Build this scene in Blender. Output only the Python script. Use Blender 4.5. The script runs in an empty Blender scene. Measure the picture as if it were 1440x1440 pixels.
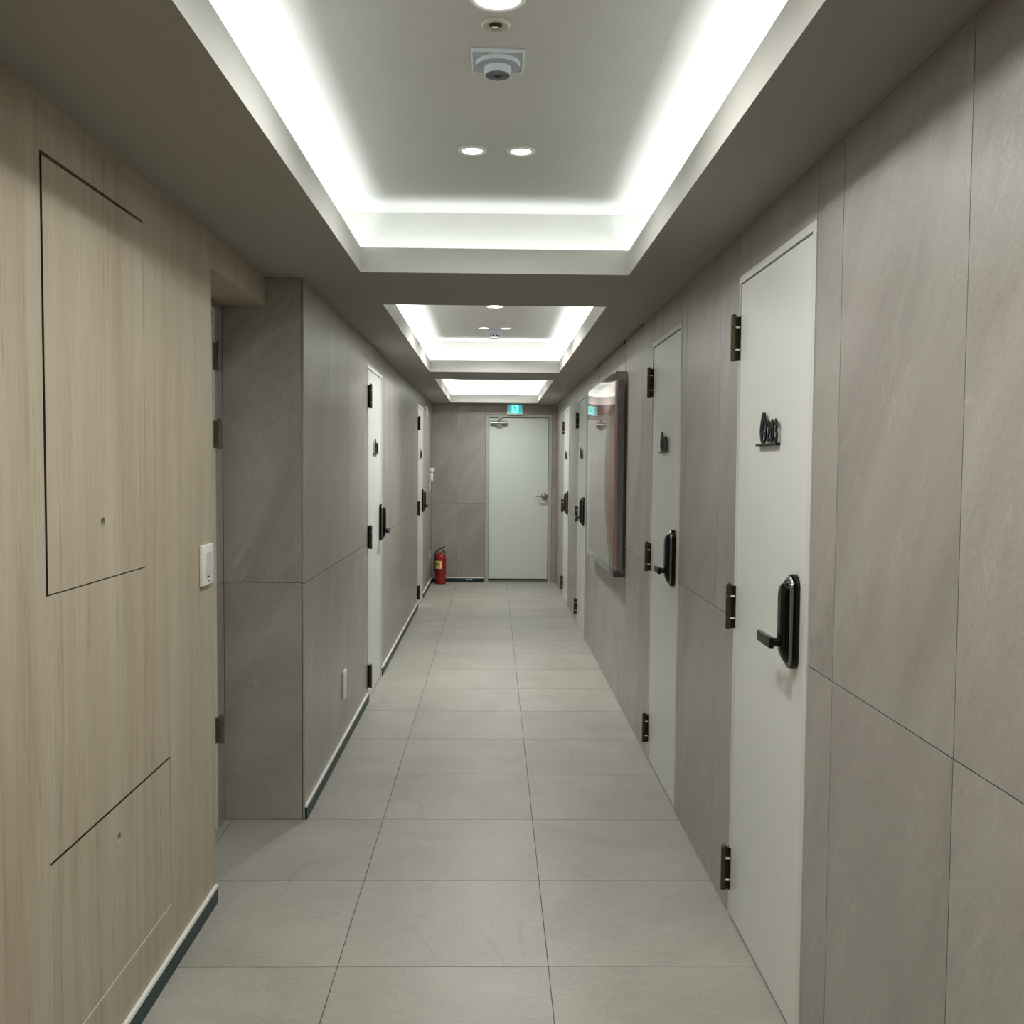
import bpy, bmesh, math, random
from mathutils import Matrix, Vector

C = bpy.context.scene
COL = C.collection
random.seed(7)
PI = math.pi

# ------------------------------------------------------------------ camera
F_PX, YAW, PITCH, ROLL = 1358.3, 0.01929, -0.04934, 0.00803
H = 1.5
cam = bpy.data.cameras.new('camera')
cam.sensor_width = 36.0
cam.sensor_height = 36.0
cam.lens = F_PX / 1440.0 * 36.0
cam.clip_start = 0.02
cam_o = bpy.data.objects.new('camera', cam)
COL.objects.link(cam_o)
cp, sp, cy, sy = math.cos(PITCH), math.sin(PITCH), math.cos(YAW), math.sin(YAW)
Fv = Vector((sy * cp, cy * cp, sp))
U0 = Vector((-sp * sy, -sp * cy, cp))
R0 = Vector((cy, -sy, 0))
cr, sr = math.cos(ROLL), math.sin(ROLL)
Rv = R0 * cr + U0 * sr
Uv = R0 * -sr + U0 * cr
M = Matrix((Rv, Uv, -Fv)).transposed().to_4x4()
M.translation = Vector((0, 0, H))
cam_o.matrix_world = M
C.camera = cam_o

# ------------------------------------------------------------------ world, exposure
w = bpy.data.worlds.new('world')
C.world = w
w.use_nodes = True
w.node_tree.nodes['Background'].inputs[0].default_value = (0.5, 0.5, 0.5, 1)
w.node_tree.nodes['Background'].inputs[1].default_value = 0.02
C.view_settings.view_transform = 'Standard'
C.view_settings.look = 'None'
C.view_settings.gamma = 1.0
C.view_settings.use_curve_mapping = False
C.view_settings.exposure = 0.0
C.cycles.max_bounces = 10
C.cycles.diffuse_bounces = 7
C.cycles.glossy_bounces = 4
C.cycles.transmission_bounces = 6
C.cycles.transparent_max_bounces = 12
C.cycles.caustics_reflective = False
C.cycles.caustics_refractive = False
C.cycles.sample_clamp_indirect = 4.0

COVE_W = 2.6           # watts per metre of strip in the ceiling coves
SPOT_BIG, SPOT_SMALL = 11.5, 5.8
BEAM = math.radians(154)

# ------------------------------------------------------------------ place
XR, XW, XL = 0.79566, -0.93965, -0.78382      # right wall, near left wall, far left wall
XA = -1.117                                   # alcove wall
ZC, ZT, Z2 = 2.2545, 2.352, 2.520             # soffit, top of cove lip, upper ceiling
ZJ = 0.9984                                   # horizontal panel joint
YE, YF, YW = 12.217, 4.011, 3.247             # end wall, facing wall of alcove, edge of wood wall
YB = -1.6                                     # wall behind the camera
LX = 0.532                                    # half width of ceiling openings
COVES = [(0.45, 3.875), (4.65, 7.99), (8.69, 11.945)]


# ------------------------------------------------------------------ materials
def lin(r, g, b):
    f = lambda c: c / 12.92 if c <= 0.04045 else ((c + 0.055) / 1.055) ** 2.4
    return (f(r / 255), f(g / 255), f(b / 255), 1)


def mat(name, col, rough=0.5, metal=0.0, spec=0.5, emit=None, emit_s=0.0, coat=0.0):
    m = bpy.data.materials.new(name)
    m.use_nodes = True
    b = m.node_tree.nodes['Principled BSDF']
    b.inputs['Base Color'].default_value = col if len(col) == 4 else (*col, 1)
    b.inputs['Roughness'].default_value = rough
    b.inputs['Metallic'].default_value = metal
    b.inputs['Specular IOR Level'].default_value = spec
    b.inputs['Coat Weight'].default_value = coat
    if emit:
        b.inputs['Emission Color'].default_value = (*emit, 1)
        b.inputs['Emission Strength'].default_value = emit_s
    return m


class NT:
    def __init__(s, m):
        s.t = m.node_tree
        s.b = s.t.nodes['Principled BSDF']

    def n(s, kind, **kw):
        x = s.t.nodes.new(kind)
        for k, v in kw.items():
            if k.startswith('_'):
                x.inputs[k[1:].replace('_', ' ')].default_value = v
            else:
                setattr(x, k, v)
        return x

    def l(s, a, b):
        s.t.links.new(a, b)

    def mapping(s, src, rot=(0, 0, 0), scale=(1, 1, 1)):
        mp = s.n('ShaderNodeMapping')
        mp.inputs['Rotation'].default_value = rot
        mp.inputs['Scale'].default_value = scale
        s.l(src, mp.inputs['Vector'])
        return mp.outputs[0]

    def noise(s, vec, scale, detail=4, rough=0.55, dist=0.0):
        x = s.n('ShaderNodeTexNoise')
        x.inputs['Scale'].default_value = scale
        x.inputs['Detail'].default_value = detail
        x.inputs['Roughness'].default_value = rough
        x.inputs['Distortion'].default_value = dist
        s.l(vec, x.inputs['Vector'])
        return x.outputs['Fac']

    def ramp(s, fac, stops):
        x = s.n('ShaderNodeValToRGB')
        e = x.color_ramp.elements
        while len(e) < len(stops):
            e.new(0.5)
        for i, (p, c) in enumerate(stops):
            e[i].position = p
            e[i].color = c if len(c) == 4 else (*c, 1)
        s.l(fac, x.inputs[0])
        return x.outputs[0]

    def mix(s, fac, a, b, mode='MIX'):
        x = s.n('ShaderNodeMix', data_type='RGBA', blend_type=mode)
        if isinstance(fac, float):
            x.inputs[0].default_value = fac
        else:
            s.l(fac, x.inputs[0])
        for sock, v in ((x.inputs[6], a), (x.inputs[7], b)):
            if isinstance(v, tuple):
                sock.default_value = v if len(v) == 4 else (*v, 1)
            else:
                s.l(v, sock)
        return x.outputs[2]

    def bump(s, h, strength, dist=0.01):
        x = s.n('ShaderNodeBump')
        x.inputs['Strength'].default_value = strength
        x.inputs['Distance'].default_value = dist
        s.l(h, x.inputs['Height'])
        s.l(x.outputs[0], s.b.inputs['Normal'])


def g(v):
    return (v, v, v, 1)


def stone_mat(name, base, light, dark, ang, contrast=1.0, rough=0.34):
    """porcelain panel: soft cloudy streaks along one diagonal, fine light veins, fine grain"""
    m = mat(name, base, rough, spec=0.75)
    t = NT(m)
    uv = t.n('ShaderNodeUVMap').outputs[0]
    r1 = t.mapping(uv, (0, 0, -ang), (1, 1, 1))
    big = t.noise(t.mapping(r1, (0, 0, 0), (0.7, 2.0, 1)), 1.4, 5, 0.62, 0.9)
    col = t.ramp(big, [(0.30, dark), (0.5, base), (0.72, light)])
    fine = t.noise(t.mapping(r1, (0, 0, 0.1), (2.6, 9, 1)), 2.4, 7, 0.72, 1.6)
    soft = t.ramp(t.noise(t.mapping(uv, (0, 0, 0), (1, 1, 1)), 1.7, 3, 0.5, 0.5), [(0.4, g(0.12)), (0.62, g(0.55))])
    col = t.mix(soft, col, t.ramp(fine, [(0.34, g(0.40)), (0.5, g(0.5)), (0.68, g(0.59))]), 'OVERLAY')
    # thin broken pale veins
    vn = t.noise(t.mapping(r1, (0, 0, 0.16), (1.1, 2.4, 1)), 1.9, 8, 0.66, 1.2)
    sub = t.n('ShaderNodeMath', operation='SUBTRACT')
    t.l(vn, sub.inputs[0])
    sub.inputs[1].default_value = 0.5
    ab = t.n('ShaderNodeMath', operation='ABSOLUTE')
    t.l(sub.outputs[0], ab.inputs[0])
    vein = t.ramp(ab.outputs[0], [(0.0, g(1)), (0.013, g(0))])
    gate = t.ramp(t.noise(t.mapping(r1, (0, 0, 0), (2, 5, 1)), 1.6, 4, 0.6), [(0.5, g(0)), (0.66, g(1))])
    vm = t.mix(1.0, vein, gate, 'MULTIPLY')
    vf = t.mix(1.0, vm, g(0.5 * contrast), 'MULTIPLY')
    col = t.mix(vf, col, lin(196, 192, 184))
    # broad tint shift between warm and greenish grey
    tint = t.noise(uv, 0.9, 2)
    col = t.mix(0.35, col, t.ramp(tint, [(0.35, lin(152, 141, 138)), (0.65, lin(143, 142, 130))]), 'SOFT_LIGHT')
    grain = t.noise(uv, 110, 4, 0.7)
    col = t.mix(0.34, col, t.ramp(grain, [(0.3, g(0.35)), (0.7, g(0.65))]), 'OVERLAY')
    t.l(col, t.b.inputs['Base Color'])
    t.bump(fine, 0.08, 0.004)
    return m


STONE = stone_mat('stone_panel', lin(159, 154, 148), lin(171, 167, 160), lin(145, 140, 133), math.radians(58))
GROUT = mat('dark_grout', lin(70, 66, 60), 0.9)


def floor_mat():
    m = mat('floor_tile', lin(160, 158, 147), 0.42, spec=0.45)
    t = NT(m)
    uv = t.n('ShaderNodeUVMap').outputs[0]
    n1 = t.noise(uv, 2.2, 5, 0.6, 0.4)
    col = t.ramp(n1, [(0.3, lin(151, 149, 139)), (0.7, lin(168, 166, 156))])
    n2 = t.noise(t.mapping(uv, (0, 0, 0.5), (3, 9, 1)), 4, 6, 0.65)
    col = t.mix(0.3, col, t.ramp(n2, [(0.3, g(0.38)), (0.7, g(0.6))]), 'OVERLAY')
    n3 = t.noise(uv, 95, 4, 0.75)
    col = t.mix(0.5, col, t.ramp(n3, [(0.3, g(0.36)), (0.7, g(0.62))]), 'OVERLAY')
    # worn scuff marks curving over the middle of the corridor
    pos = t.n('ShaderNodeNewGeometry').outputs['Position']
    s1 = t.noise(t.mapping(pos, (0, 0, 0.4), (1.0, 0.6, 1)), 1.7, 1, 0.4, 1.2)
    sub = t.n('ShaderNodeMath', operation='SUBTRACT')
    t.l(s1, sub.inputs[0])
    sub.inputs[1].default_value = 0.5
    ab = t.n('ShaderNodeMath', operation='ABSOLUTE')
    t.l(sub.outputs[0], ab.inputs[0])
    sc = t.ramp(ab.outputs[0], [(0.0, g(1)), (0.012, g(0))])
    gate = t.ramp(t.noise(pos, 1.6, 2), [(0.46, g(0)), (0.6, g(1))])
    f = t.mix(1.0, t.mix(1.0, sc, gate, 'MULTIPLY'), g(0.17), 'MULTIPLY')
    col = t.mix(f, col, lin(90, 88, 82))
    # small dark chips
    vo = t.n('ShaderNodeTexVoronoi')
    vo.inputs['Scale'].default_value = 9
    t.l(uv, vo.inputs['Vector'])
    chip = t.ramp(vo.outputs['Distance'], [(0.0, g(0.6)), (0.035, g(0))])
    col = t.mix(t.mix(1.0, chip, t.ramp(t.noise(uv, 5, 1), [(0.58, g(0)), (0.62, g(1))]), 'MULTIPLY'), col, lin(92, 88, 80))
    t.l(col, t.b.inputs['Base Color'])
    t.l(t.ramp(n2, [(0.2, g(0.36)), (0.8, g(0.5))]), t.b.inputs['Roughness'])
    t.bump(n3, 0.05, 0.002)
    return m


FLOOR = floor_mat()


def wood_mat():
    m = mat('oak_veneer', lin(176, 162, 138), 0.5, spec=0.35)
    t = NT(m)
    uv = t.n('ShaderNodeUVMap').outputs[0]
    wide = t.noise(t.mapping(uv, (0, 0, 0), (7.0, 0.35, 1)), 1.6, 3, 0.5, 0.5)
    col = t.ramp(wide, [(0.28, lin(166, 153, 131)), (0.5, lin(176, 165, 144)), (0.75, lin(184, 175, 155))])
    fib = t.noise(t.mapping(uv, (0, 0, 0), (70, 1.3, 1)), 3.0, 6, 0.65, 0.3)
    col = t.mix(0.55, col, t.ramp(fib, [(0.28, g(0.38)), (0.5, g(0.5)), (0.72, g(0.6))]), 'OVERLAY')
    # darker elongated cathedral streaks
    cat = t.noise(t.mapping(uv, (0, 0, 0.01), (11, 0.55, 1)), 1.9, 6, 0.7, 1.2)
    cm = t.ramp(cat, [(0.52, g(0)), (0.66, g(0.7))])
    thin = t.ramp(t.noise(t.mapping(uv, (0, 0, 0), (38, 1.0, 1)), 2.6, 5, 0.7, 1.0), [(0.46, g(0)), (0.62, g(1))])
    col = t.mix(t.mix(1.0, cm, thin, 'MULTIPLY'), col, lin(128, 112, 90))
    pore = t.ramp(t.noise(t.mapping(uv, (0, 0, 0), (240, 9, 1)), 2.0, 2, 0.5), [(0.62, g(0)), (0.75, g(0.22))])
    col = t.mix(pore, col, lin(140, 124, 100))
    t.l(col, t.b.inputs['Base Color'])
    t.bump(fib, 0.04, 0.002)
    return m


WOOD = wood_mat()
EDGE_GLINT = mat('edge_band_glint', lin(226, 214, 194), 0.5)
CAVITY = mat('dark_recess', lin(44, 38, 34), 0.9)


def paint_mat(name, col, scale=170, strength=0.25, rough=0.75):
    m = mat(name, col, rough, spec=0.25)
    t = NT(m)
    pos = t.n('ShaderNodeNewGeometry').outputs['Position']
    n = t.noise(pos, scale, 3, 0.6)
    t.bump(n, strength, 0.004)
    return m


SOFFIT = paint_mat('soffit_paint', lin(158, 154, 148), 90, 0.06)
WHITE = paint_mat('ceiling_paint', lin(208, 208, 204), 120, 0.35)
LIP = paint_mat('cove_lip_paint', lin(214, 214, 208), 120, 0.12)


def door_mat(name, col, rough=0.3):
    m = mat(name, col, rough, spec=0.5)
    t = NT(m)
    tc = t.n('ShaderNodeTexCoord').outputs['Object']
    n = t.noise(tc, 260, 2, 0.5)
    t.bump(n, 0.05, 0.001)
    return m


DOOR = door_mat('door_paint', lin(214, 216, 210), 0.32)
ENDDOOR = door_mat('end_door_paint', lin(205, 212, 206), 0.4)
FRAME = mat('door_frame_paint', lin(208, 209, 203), 0.4)
ENDFRAME = mat('end_frame_paint', lin(172, 172, 164), 0.45)
BRONZE = mat('hinge_bronze', lin(84, 80, 60), 0.38, 0.85)
BRONZE_D = mat('hinge_leaf_bronze', lin(46, 43, 34), 0.45, 0.7)  # leaf bronze, darkened to hold the shadow beside the knuckle
STEEL = mat('hinge_steel', lin(140, 136, 124), 0.35, 0.9)
OLDSTEEL = mat('old_hinge_steel', lin(112, 106, 94), 0.45, 0.8)
NYLON = mat('white_washer', lin(238, 238, 232), 0.35)
BLACK = mat('gloss_black', lin(8, 8, 8), 0.09, spec=0.35)
BLACK_M = mat('satin_black', lin(12, 12, 12), 0.3, spec=0.3)
SIGNB = mat('sign_black', lin(12, 12, 12), 0.4, spec=0.25)
GREYRIM = mat('grey_rim', lin(120, 122, 122), 0.25, 0.6)
CHROME = mat('brushed_nickel', lin(176, 174, 168), 0.28, 1.0)
PLASTIC = mat('white_plastic', lin(232, 232, 226), 0.35)
PLASTIC_G = mat('grey_white_plastic', lin(205, 206, 204), 0.4)
BLUEGREY = mat('pale_blue_plastic', lin(196, 208, 220), 0.4)
SLOT = mat('dark_slot', lin(40, 40, 42), 0.6)
GREEN = mat('green_skirting', lin(14, 50, 47), 0.45, spec=0.4)
WHITE_EDGE = mat('white_skirting_edge', lin(232, 232, 226), 0.45)
RED = mat('extinguisher_red', lin(140, 10, 14), 0.25, coat=0.4)
YELLOW = mat('yellow_label', lin(226, 206, 70), 0.5)
CREAM = mat('cream_label_band', lin(236, 226, 190), 0.5)
OLIVE = mat('label_print', lin(130, 124, 30), 0.5)
LENS = mat('lamp_lens', (1, 1, 1), 0.4, emit=(1.0, 0.985, 0.95), emit_s=6.0)
RING = mat('lamp_ring', lin(236, 236, 232), 0.3)
EXITG = mat('exit_panel_cyan', lin(20, 150, 150), 0.4, emit=(0.02, 0.56, 0.55), emit_s=0.75)
EXITW = mat('exit_figure_light', lin(150, 250, 250), 0.4, emit=(0.28, 1.0, 1.0), emit_s=0.95)
RUBBER = mat('dark_rubber', lin(38, 37, 34), 0.7)


def clear_mat(name, tint=(1, 1, 1), rough=0.02):
    """thin clear sheet: Fresnel mix of see-through and mirror reflection"""
    m = bpy.data.materials.new(name)
    m.use_nodes = True
    t = m.node_tree
    t.nodes.remove(t.nodes['Principled BSDF'])
    o = t.nodes['Material Output']
    tr = t.nodes.new('ShaderNodeBsdfTransparent')
    tr.inputs[0].default_value = (*tint, 1)
    gl = t.nodes.new('ShaderNodeBsdfGlossy')
    gl.inputs['Roughness'].default_value = rough
    gl.inputs[0].default_value = (1, 1, 1, 1)
    fr = t.nodes.new('ShaderNodeFresnel')
    fr.inputs['IOR'].default_value = 1.49
    mx = t.nodes.new('ShaderNodeMixShader')
    t.links.new(fr.outputs[0], mx.inputs[0])
    t.links.new(tr.outputs[0], mx.inputs[1])
    t.links.new(gl.outputs[0], mx.inputs[2])
    t.links.new(mx.outputs[0], o.inputs[0])
    return m


ACRYLIC = clear_mat('clear_acrylic', (0.97, 0.975, 0.97))


def art_mat():
    m = mat('pink_painted_canvas', lin(196, 172, 170), 0.8)
    t = NT(m)
    tc = t.n('ShaderNodeTexCoord').outputs['Object']
    n1 = t.noise(t.mapping(tc, (0, 0, 0), (1.2, 1, 0.5)), 2.2, 4, 0.6, 0.8)
    col = t.ramp(n1, [(0.3, lin(205, 158, 156)), (0.5, lin(214, 178, 174)), (0.72, lin(220, 200, 196))])
    n2 = t.noise(t.mapping(tc, (0, 0, 0), (2, 2, 9)), 6, 5, 0.65)
    col = t.mix(0.4, col, t.ramp(n2, [(0.3, g(0.4)), (0.7, g(0.6))]), 'OVERLAY')
    t.l(col, t.b.inputs['Base Color'])
    return m


def art_side_mat():
    m = mat('grey_blue_canvas_edge', lin(168, 170, 178), 0.8)
    t = NT(m)
    tc = t.n('ShaderNodeTexCoord').outputs['Object']
    n2 = t.noise(t.mapping(tc, (0, 0, 0), (30, 30, 6)), 3, 5, 0.65)
    t.l(t.ramp(n2, [(0.3, lin(140, 142, 152)), (0.7, lin(190, 190, 196))]), t.b.inputs['Base Color'])
    return m


ART = art_mat()
ART_SIDE = art_side_mat()
ART_PINK = mat('pink_canvas_fold', lin(236, 190, 190), 0.8)


# ------------------------------------------------------------------ mesh helpers
def box(bm, x0, x1, y0, y1, z0, z1, mi=0):
    vs = [bm.verts.new((x, y, z)) for x in (x0, x1) for y in (y0, y1) for z in (z0, z1)]
    fs = []
    for q in ((0, 1, 3, 2), (4, 6, 7, 5), (0, 4, 5, 1), (2, 3, 7, 6), (0, 2, 6, 4), (1, 5, 7, 3)):
        f = bm.faces.new([vs[i] for i in q])
        f.material_index = mi
        fs.append(f)
    return fs


def bbox(x0, x1, y0, y1, z0, z1, bev=0.003, seg=2):
    bm = bmesh.new()
    box(bm, x0, x1, y0, y1, z0, z1)
    if bev:
        bmesh.ops.bevel(bm, geom=bm.edges[:], offset=bev, segments=seg, affect='EDGES', profile=0.5)
    return bm


def lathe(bm, prof, seg=32, axis='Z', origin=(0, 0, 0), mi=0, cap=True):
    """profile [(radius, height)] spun about an axis through origin"""
    rings = []
    ox, oy, oz = origin
    for r, h in prof:
        ring = []
        for i in range(seg):
            a = 2 * PI * i / seg
            c, s = r * math.cos(a), r * math.sin(a)
            p = {'Z': (c, s, h), 'Y': (c, h, s), 'X': (h, c, s)}[axis]
            ring.append(bm.verts.new((p[0] + ox, p[1] + oy, p[2] + oz)))
        rings.append(ring)
    for a, b in zip(rings, rings[1:]):
        for i in range(seg):
            j = (i + 1) % seg
            bm.faces.new((a[i], a[j], b[j], b[i])).material_index = mi
    if cap:
        bm.faces.new(rings[0]).material_index = mi
        bm.faces.new(rings[-1]).material_index = mi


def loft(bm, outlines, mi=0):
    """outlines: lists of 3D points with equal count"""
    rings = [[bm.verts.new(p) for p in o] for o in outlines]
    n = len(rings[0])
    for a, b in zip(rings, rings[1:]):
        for i in range(n):
            j = (i + 1) % n
            bm.faces.new((a[i], a[j], b[j], b[i])).material_index = mi
    bm.faces.new(rings[0]).material_index = mi
    bm.faces.new(rings[-1]).material_index = mi


def tube(bm, pts, r, seg=10, mi=0):
    pts = [Vector(p) for p in pts]
    rings = []
    up = Vector((0.13, 0.31, 0.94)).normalized()
    for i, p in enumerate(pts):
        d = (pts[min(i + 1, len(pts) - 1)] - pts[max(i - 1, 0)]).normalized()
        a = d.cross(up)
        if a.length < 1e-3:
            a = d.cross(Vector((1, 0, 0)))
        a.normalize()
        b = d.cross(a)
        rr = r[i] if isinstance(r, (list, tuple)) else r
        rings.append([bm.verts.new(p + (a * math.cos(2 * PI * k / seg) + b * math.sin(2 * PI * k / seg)) * rr) for k in range(seg)])
    for a, b in zip(rings, rings[1:]):
        for i in range(seg):
            j = (i + 1) % seg
            bm.faces.new((a[i], a[j], b[j], b[i])).material_index = mi
    bm.faces.new(rings[0]).material_index = mi
    bm.faces.new(rings[-1]).material_index = mi


def ribbon(bm, pts, wd, y0, y1, closed=False, mi=0):
    """flat stroke in the XZ plane, extruded from y0 to y1"""
    P = [Vector((p[0], p[1])) for p in pts]
    n = len(P)
    L, R = [], []
    for i in range(n):
        if closed:
            a, b = P[i - 1], P[(i + 1) % n]
        else:
            a, b = P[max(i - 1, 0)], P[min(i + 1, n - 1)]
        d = (b - a).normalized()
        nn = Vector((-d.y, d.x)) * wd / 2
        e = Vector((0, 0))
        if not closed and i == 0:
            e = -d * wd * 0.3
        if not closed and i == n - 1:
            e = d * wd * 0.3
        L.append(P[i] + nn + e)
        R.append(P[i] - nn + e)
    vf = [[bm.verts.new((q.x, y, q.y)) for q in S] for S in (L, R) for y in (y0, y1)]
    l0, l1, r0, r1 = vf
    for i in range(n if closed else n - 1):
        j = (i + 1) % n
        for q in ((l0[i], l0[j], r0[j], r0[i]), (l1[i], r1[i], r1[j], l1[j]), (l0[i], l1[i], l1[j], l0[j]), (r0[i], r0[j], r1[j], r1[i])):
            bm.faces.new(q).material_index = mi
    if not closed:
        for i in (0, n - 1):
            bm.faces.new((l0[i], r0[i], r1[i], l1[i])).material_index = mi


def obj(name, bm, mats, parent=None, smooth=False, loc=None, rot=None):
    bmesh.ops.recalc_face_normals(bm, faces=bm.faces[:])
    me = bpy.data.meshes.new(name)
    bm.to_mesh(me)
    bm.free()
    for m in (mats if isinstance(mats, (list, tuple)) else [mats]):
        me.materials.append(m)
    if smooth:
        for p in me.polygons:
            p.use_smooth = True
        try:
            me.set_sharp_from_angle(angle=math.radians(38))
        except Exception:
            pass
    o = bpy.data.objects.new(name, me)
    COL.objects.link(o)
    if parent:
        o.parent = parent
    if loc:
        o.location = loc
    if rot is not None:
        o.rotation_euler = (0, 0, rot)
    return o


def tag(o, label, cat, group=None, kind=None):
    o['label'] = label
    o['category'] = cat
    if group:
        o['group'] = group
    if kind:
        o['kind'] = kind
    return o


def thing(name, label, cat, loc=(0, 0, 0), rot=0.0, group=None, kind=None):
    o = bpy.data.objects.new(name, None)
    o.empty_display_size = 0.1
    COL.objects.link(o)
    o.location = loc
    o.rotation_euler = (0, 0, rot)
    return tag(o, label, cat, group, kind)


# Everything that hangs on a wall is drawn as seen from the corridor:
# local x to the right, local -y out of the wall, z up.
ROT_R, ROT_L, ROT_E = -PI / 2, PI / 2, 0.0


def panel_wall(name, rects, mats, loc, rot, uvflip=0, gap=0.0028, label=None, parent=None, inset=0.0):
    """rects (x0,x1,z0,z1): one porcelain slab each, dark grout behind; uv in metres, shifted per slab"""
    bm = bmesh.new()
    uvl = bm.loops.layers.uv.new('UVMap')
    for (x0, x1, z0, z1) in rects:
        h = gap / 2
        du, dv = random.uniform(0, 50), random.uniform(0, 50)
        for f in box(bm, x0 + h, x1 - h, 0, 0.008, z0 + h, z1 - h, 0):
            for lp in f.loops:
                lp[uvl].uv = (lp.vert.co.x + du, lp.vert.co.z + dv)
        box(bm, x0 + (inset if x0 == 0 else 0), x1, 0.004, 0.09, z0, z1, 1)
    o = obj(name, bm, mats, parent, loc=loc, rot=rot)
    o['kind'] = 'structure'
    if label:
        tag(o, label, 'wall', kind='structure')
    return o


def columns(x0, x1, seams, doors, top=ZC, zj=ZJ):
    cuts = {x0, x1}
    for a, b, _ in doors:
        cuts |= {a, b}
    for s in seams:
        if x0 + 0.01 < s < x1 - 0.01 and not any(a - 0.01 < s < b + 0.01 for a, b, _ in doors):
            cuts.add(s)
    cs = sorted(cuts)
    out = []
    for a, b in zip(cs, cs[1:]):
        d = [k for k in doors if k[0] - 1e-4 <= (a + b) / 2 <= k[1] + 1e-4]
        if d:
            out.append((a, b, d[0][2], top))
        else:
            out += [(a, b, 0, zj), (a, b, zj, top)]
    return out


# ------------------------------------------------------------------ floor
def make_floor():
    bm = bmesh.new()
    uvl = bm.loops.layers.uv.new('UVMap')
    xs = [-1.2, -1.085, -0.4555, 0.174, XR + 0.06]
    y = 2.8167 - 0.5977 * 9
    ys = []
    while y < YE + 0.7:
        ys.append(y)
        y += 0.5977
    ys[-1] = YE + 0.1
    for a, b in zip(xs, xs[1:]):
        for c, d in zip(ys, ys[1:]):
            h = 0.0013
            du, dv = random.uniform(0, 50), random.uniform(0, 50)
            for f in box(bm, a + h, b - h, c + h, d - h, -0.01, 0, 0):
                for lp in f.loops:
                    lp[uvl].uv = (lp.vert.co.x + du, lp.vert.co.y + dv)
    box(bm, xs[0], xs[-1], ys[0], ys[-1], -0.08, -0.0018, 1)
    tag(obj('floor', bm, [FLOOR, GROUT]), 'grey square tiled corridor floor', 'floor', kind='structure')


make_floor()

# ------------------------------------------------------------------ walls
PITCHP = 0.5958
DR = [(2.398, 3.148), (4.112, 4.860), (8.345, 9.095), (10.19, 10.94)]   # doors of the right wall (y range)
DL = [(6.032, 6.782), (9.985, 10.735)]                                  # doors of the far left wall
ZD = 2.112

# right wall: local x = YB-end ... x = Y0 - y, Y0 = YE
dr = [(YE - b, YE - a, ZD) for a, b in DR]
sr_ = [YE - (1.628 + PITCHP * k) for k in range(-6, 18)]
panel_wall('wall_right', columns(0, YE - YB, sr_, dr), [STONE, GROUT], (XR, YE, 0), ROT_R,
           label='right wall of tall grey stone-look panels with four white doors')

dl = [(a - YF, b - YF, ZD) for a, b in DL]
sl_ = [PITCHP * k for k in range(1, 15)]
panel_wall('wall_far_left', columns(0, YE - YF, sl_, dl), [STONE, GROUT], (XL, YF, 0), ROT_L, inset=0.02,
           label='far left wall of grey stone-look panels beyond the alcove')

# end wall
EX0, EX1 = -0.1056, 0.7355
er = columns(XL, XR, [-0.4628], [(EX0, EX1, 2.126)])
panel_wall('wall_end', er, [STONE, GROUT], (0, YE, 0), ROT_E, label='end wall of grey stone-look panels around the far white door')

# wall facing the camera at the alcove
panel_wall('wall_alcove', [(XA, XL - 0.0095, 0, ZJ + 0.004), (XA, XL - 0.0095, ZJ + 0.004, ZC)], [STONE, GROUT], (0, YF, 0), ROT_E,
           label='dark stone-look wall face at the back of the left alcove')
# alcove side: door opening and the narrow stone strip beside it
AD = (3.152, 3.902)
panel_wall('wall_alcove_side', [(AD[1] - 3.0, YF - 3.0, 0, ZJ), (AD[1] - 3.0, YF - 3.0, ZJ, 2.14), (AD[0] - 3.0, AD[1] - 3.0, 2.112, 2.14)],
           [STONE, GROUT], (XA, 3.0, 0), ROT_L, label='narrow stone-look strip beside the half-hidden alcove door')

# wood clad wall with two openings for access panels
UP = (2.050, 2.626, 1.216, 2.1325)
LO = (2.041, 2.803, 0.200, 0.634)


def make_wood_wall():
    bm = bmesh.new()
    uvl = bm.loops.layers.uv.new('UVMap')
    holes = [(UP[0] - 0.011, UP[1] + 0.0004, UP[2] - 0.0035, UP[3] + 0.008), (LO[0] - 0.0004, LO[1] + 0.002, LO[2] - 0.003, LO[3] + 0.006)]
    ys = sorted({YB, YW} | {h[0] for h in holes} | {h[1] for h in holes})
    zs = sorted({0.0, ZC} | {h[2] for h in holes} | {h[3] for h in holes})
    T = 0.02
    for a, b in zip(ys, ys[1:]):
        for c, d in zip(zs, zs[1:]):
            my, mz = (a + b) / 2, (c + d) / 2
            if any(h[0] < my < h[1] and h[2] < mz < h[3] for h in holes):
                continue
            box(bm, XW - T, XW, a, b, c, d, 0)
    # end return of the wall at the alcove, lintel above the alcove
    box(bm, XA - 0.05, XW - T, YW - 0.02, YW, 0, 2.14, 0)
    box(bm, XA - 0.05, XW, YW, YF - 0.0015, 2.14, ZC, 0)
    # backing
    box(bm, XW - 0.09, XW - 0.045, YB, YW - 0.03, 0, ZC, 1)
    # edge band under the low opening, its caught light put into the pale colour
    box(bm, XW - 0.02, XW + 0.0004, LO[0] - 0.0004, LO[1] + 0.002, LO[2] - 0.003, LO[2] - 0.0008, 2)
    bmesh.ops.remove_doubles(bm, verts=bm.verts[:], dist=1e-5)
    bm.faces.ensure_lookup_table()
    for f in bm.faces:
        for lp in f.loops:
            c = lp.vert.co
            lp[uvl].uv = (c.y + (c.x - XW), c.z) if abs(f.normal.z) < 0.5 or True else (0, 0)
    tag(obj('wall_left', bm, [WOOD, CAVITY, EDGE_GLINT]), 'near left wall clad in pale oak veneer', 'wall', kind='structure')


make_wood_wall()


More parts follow.
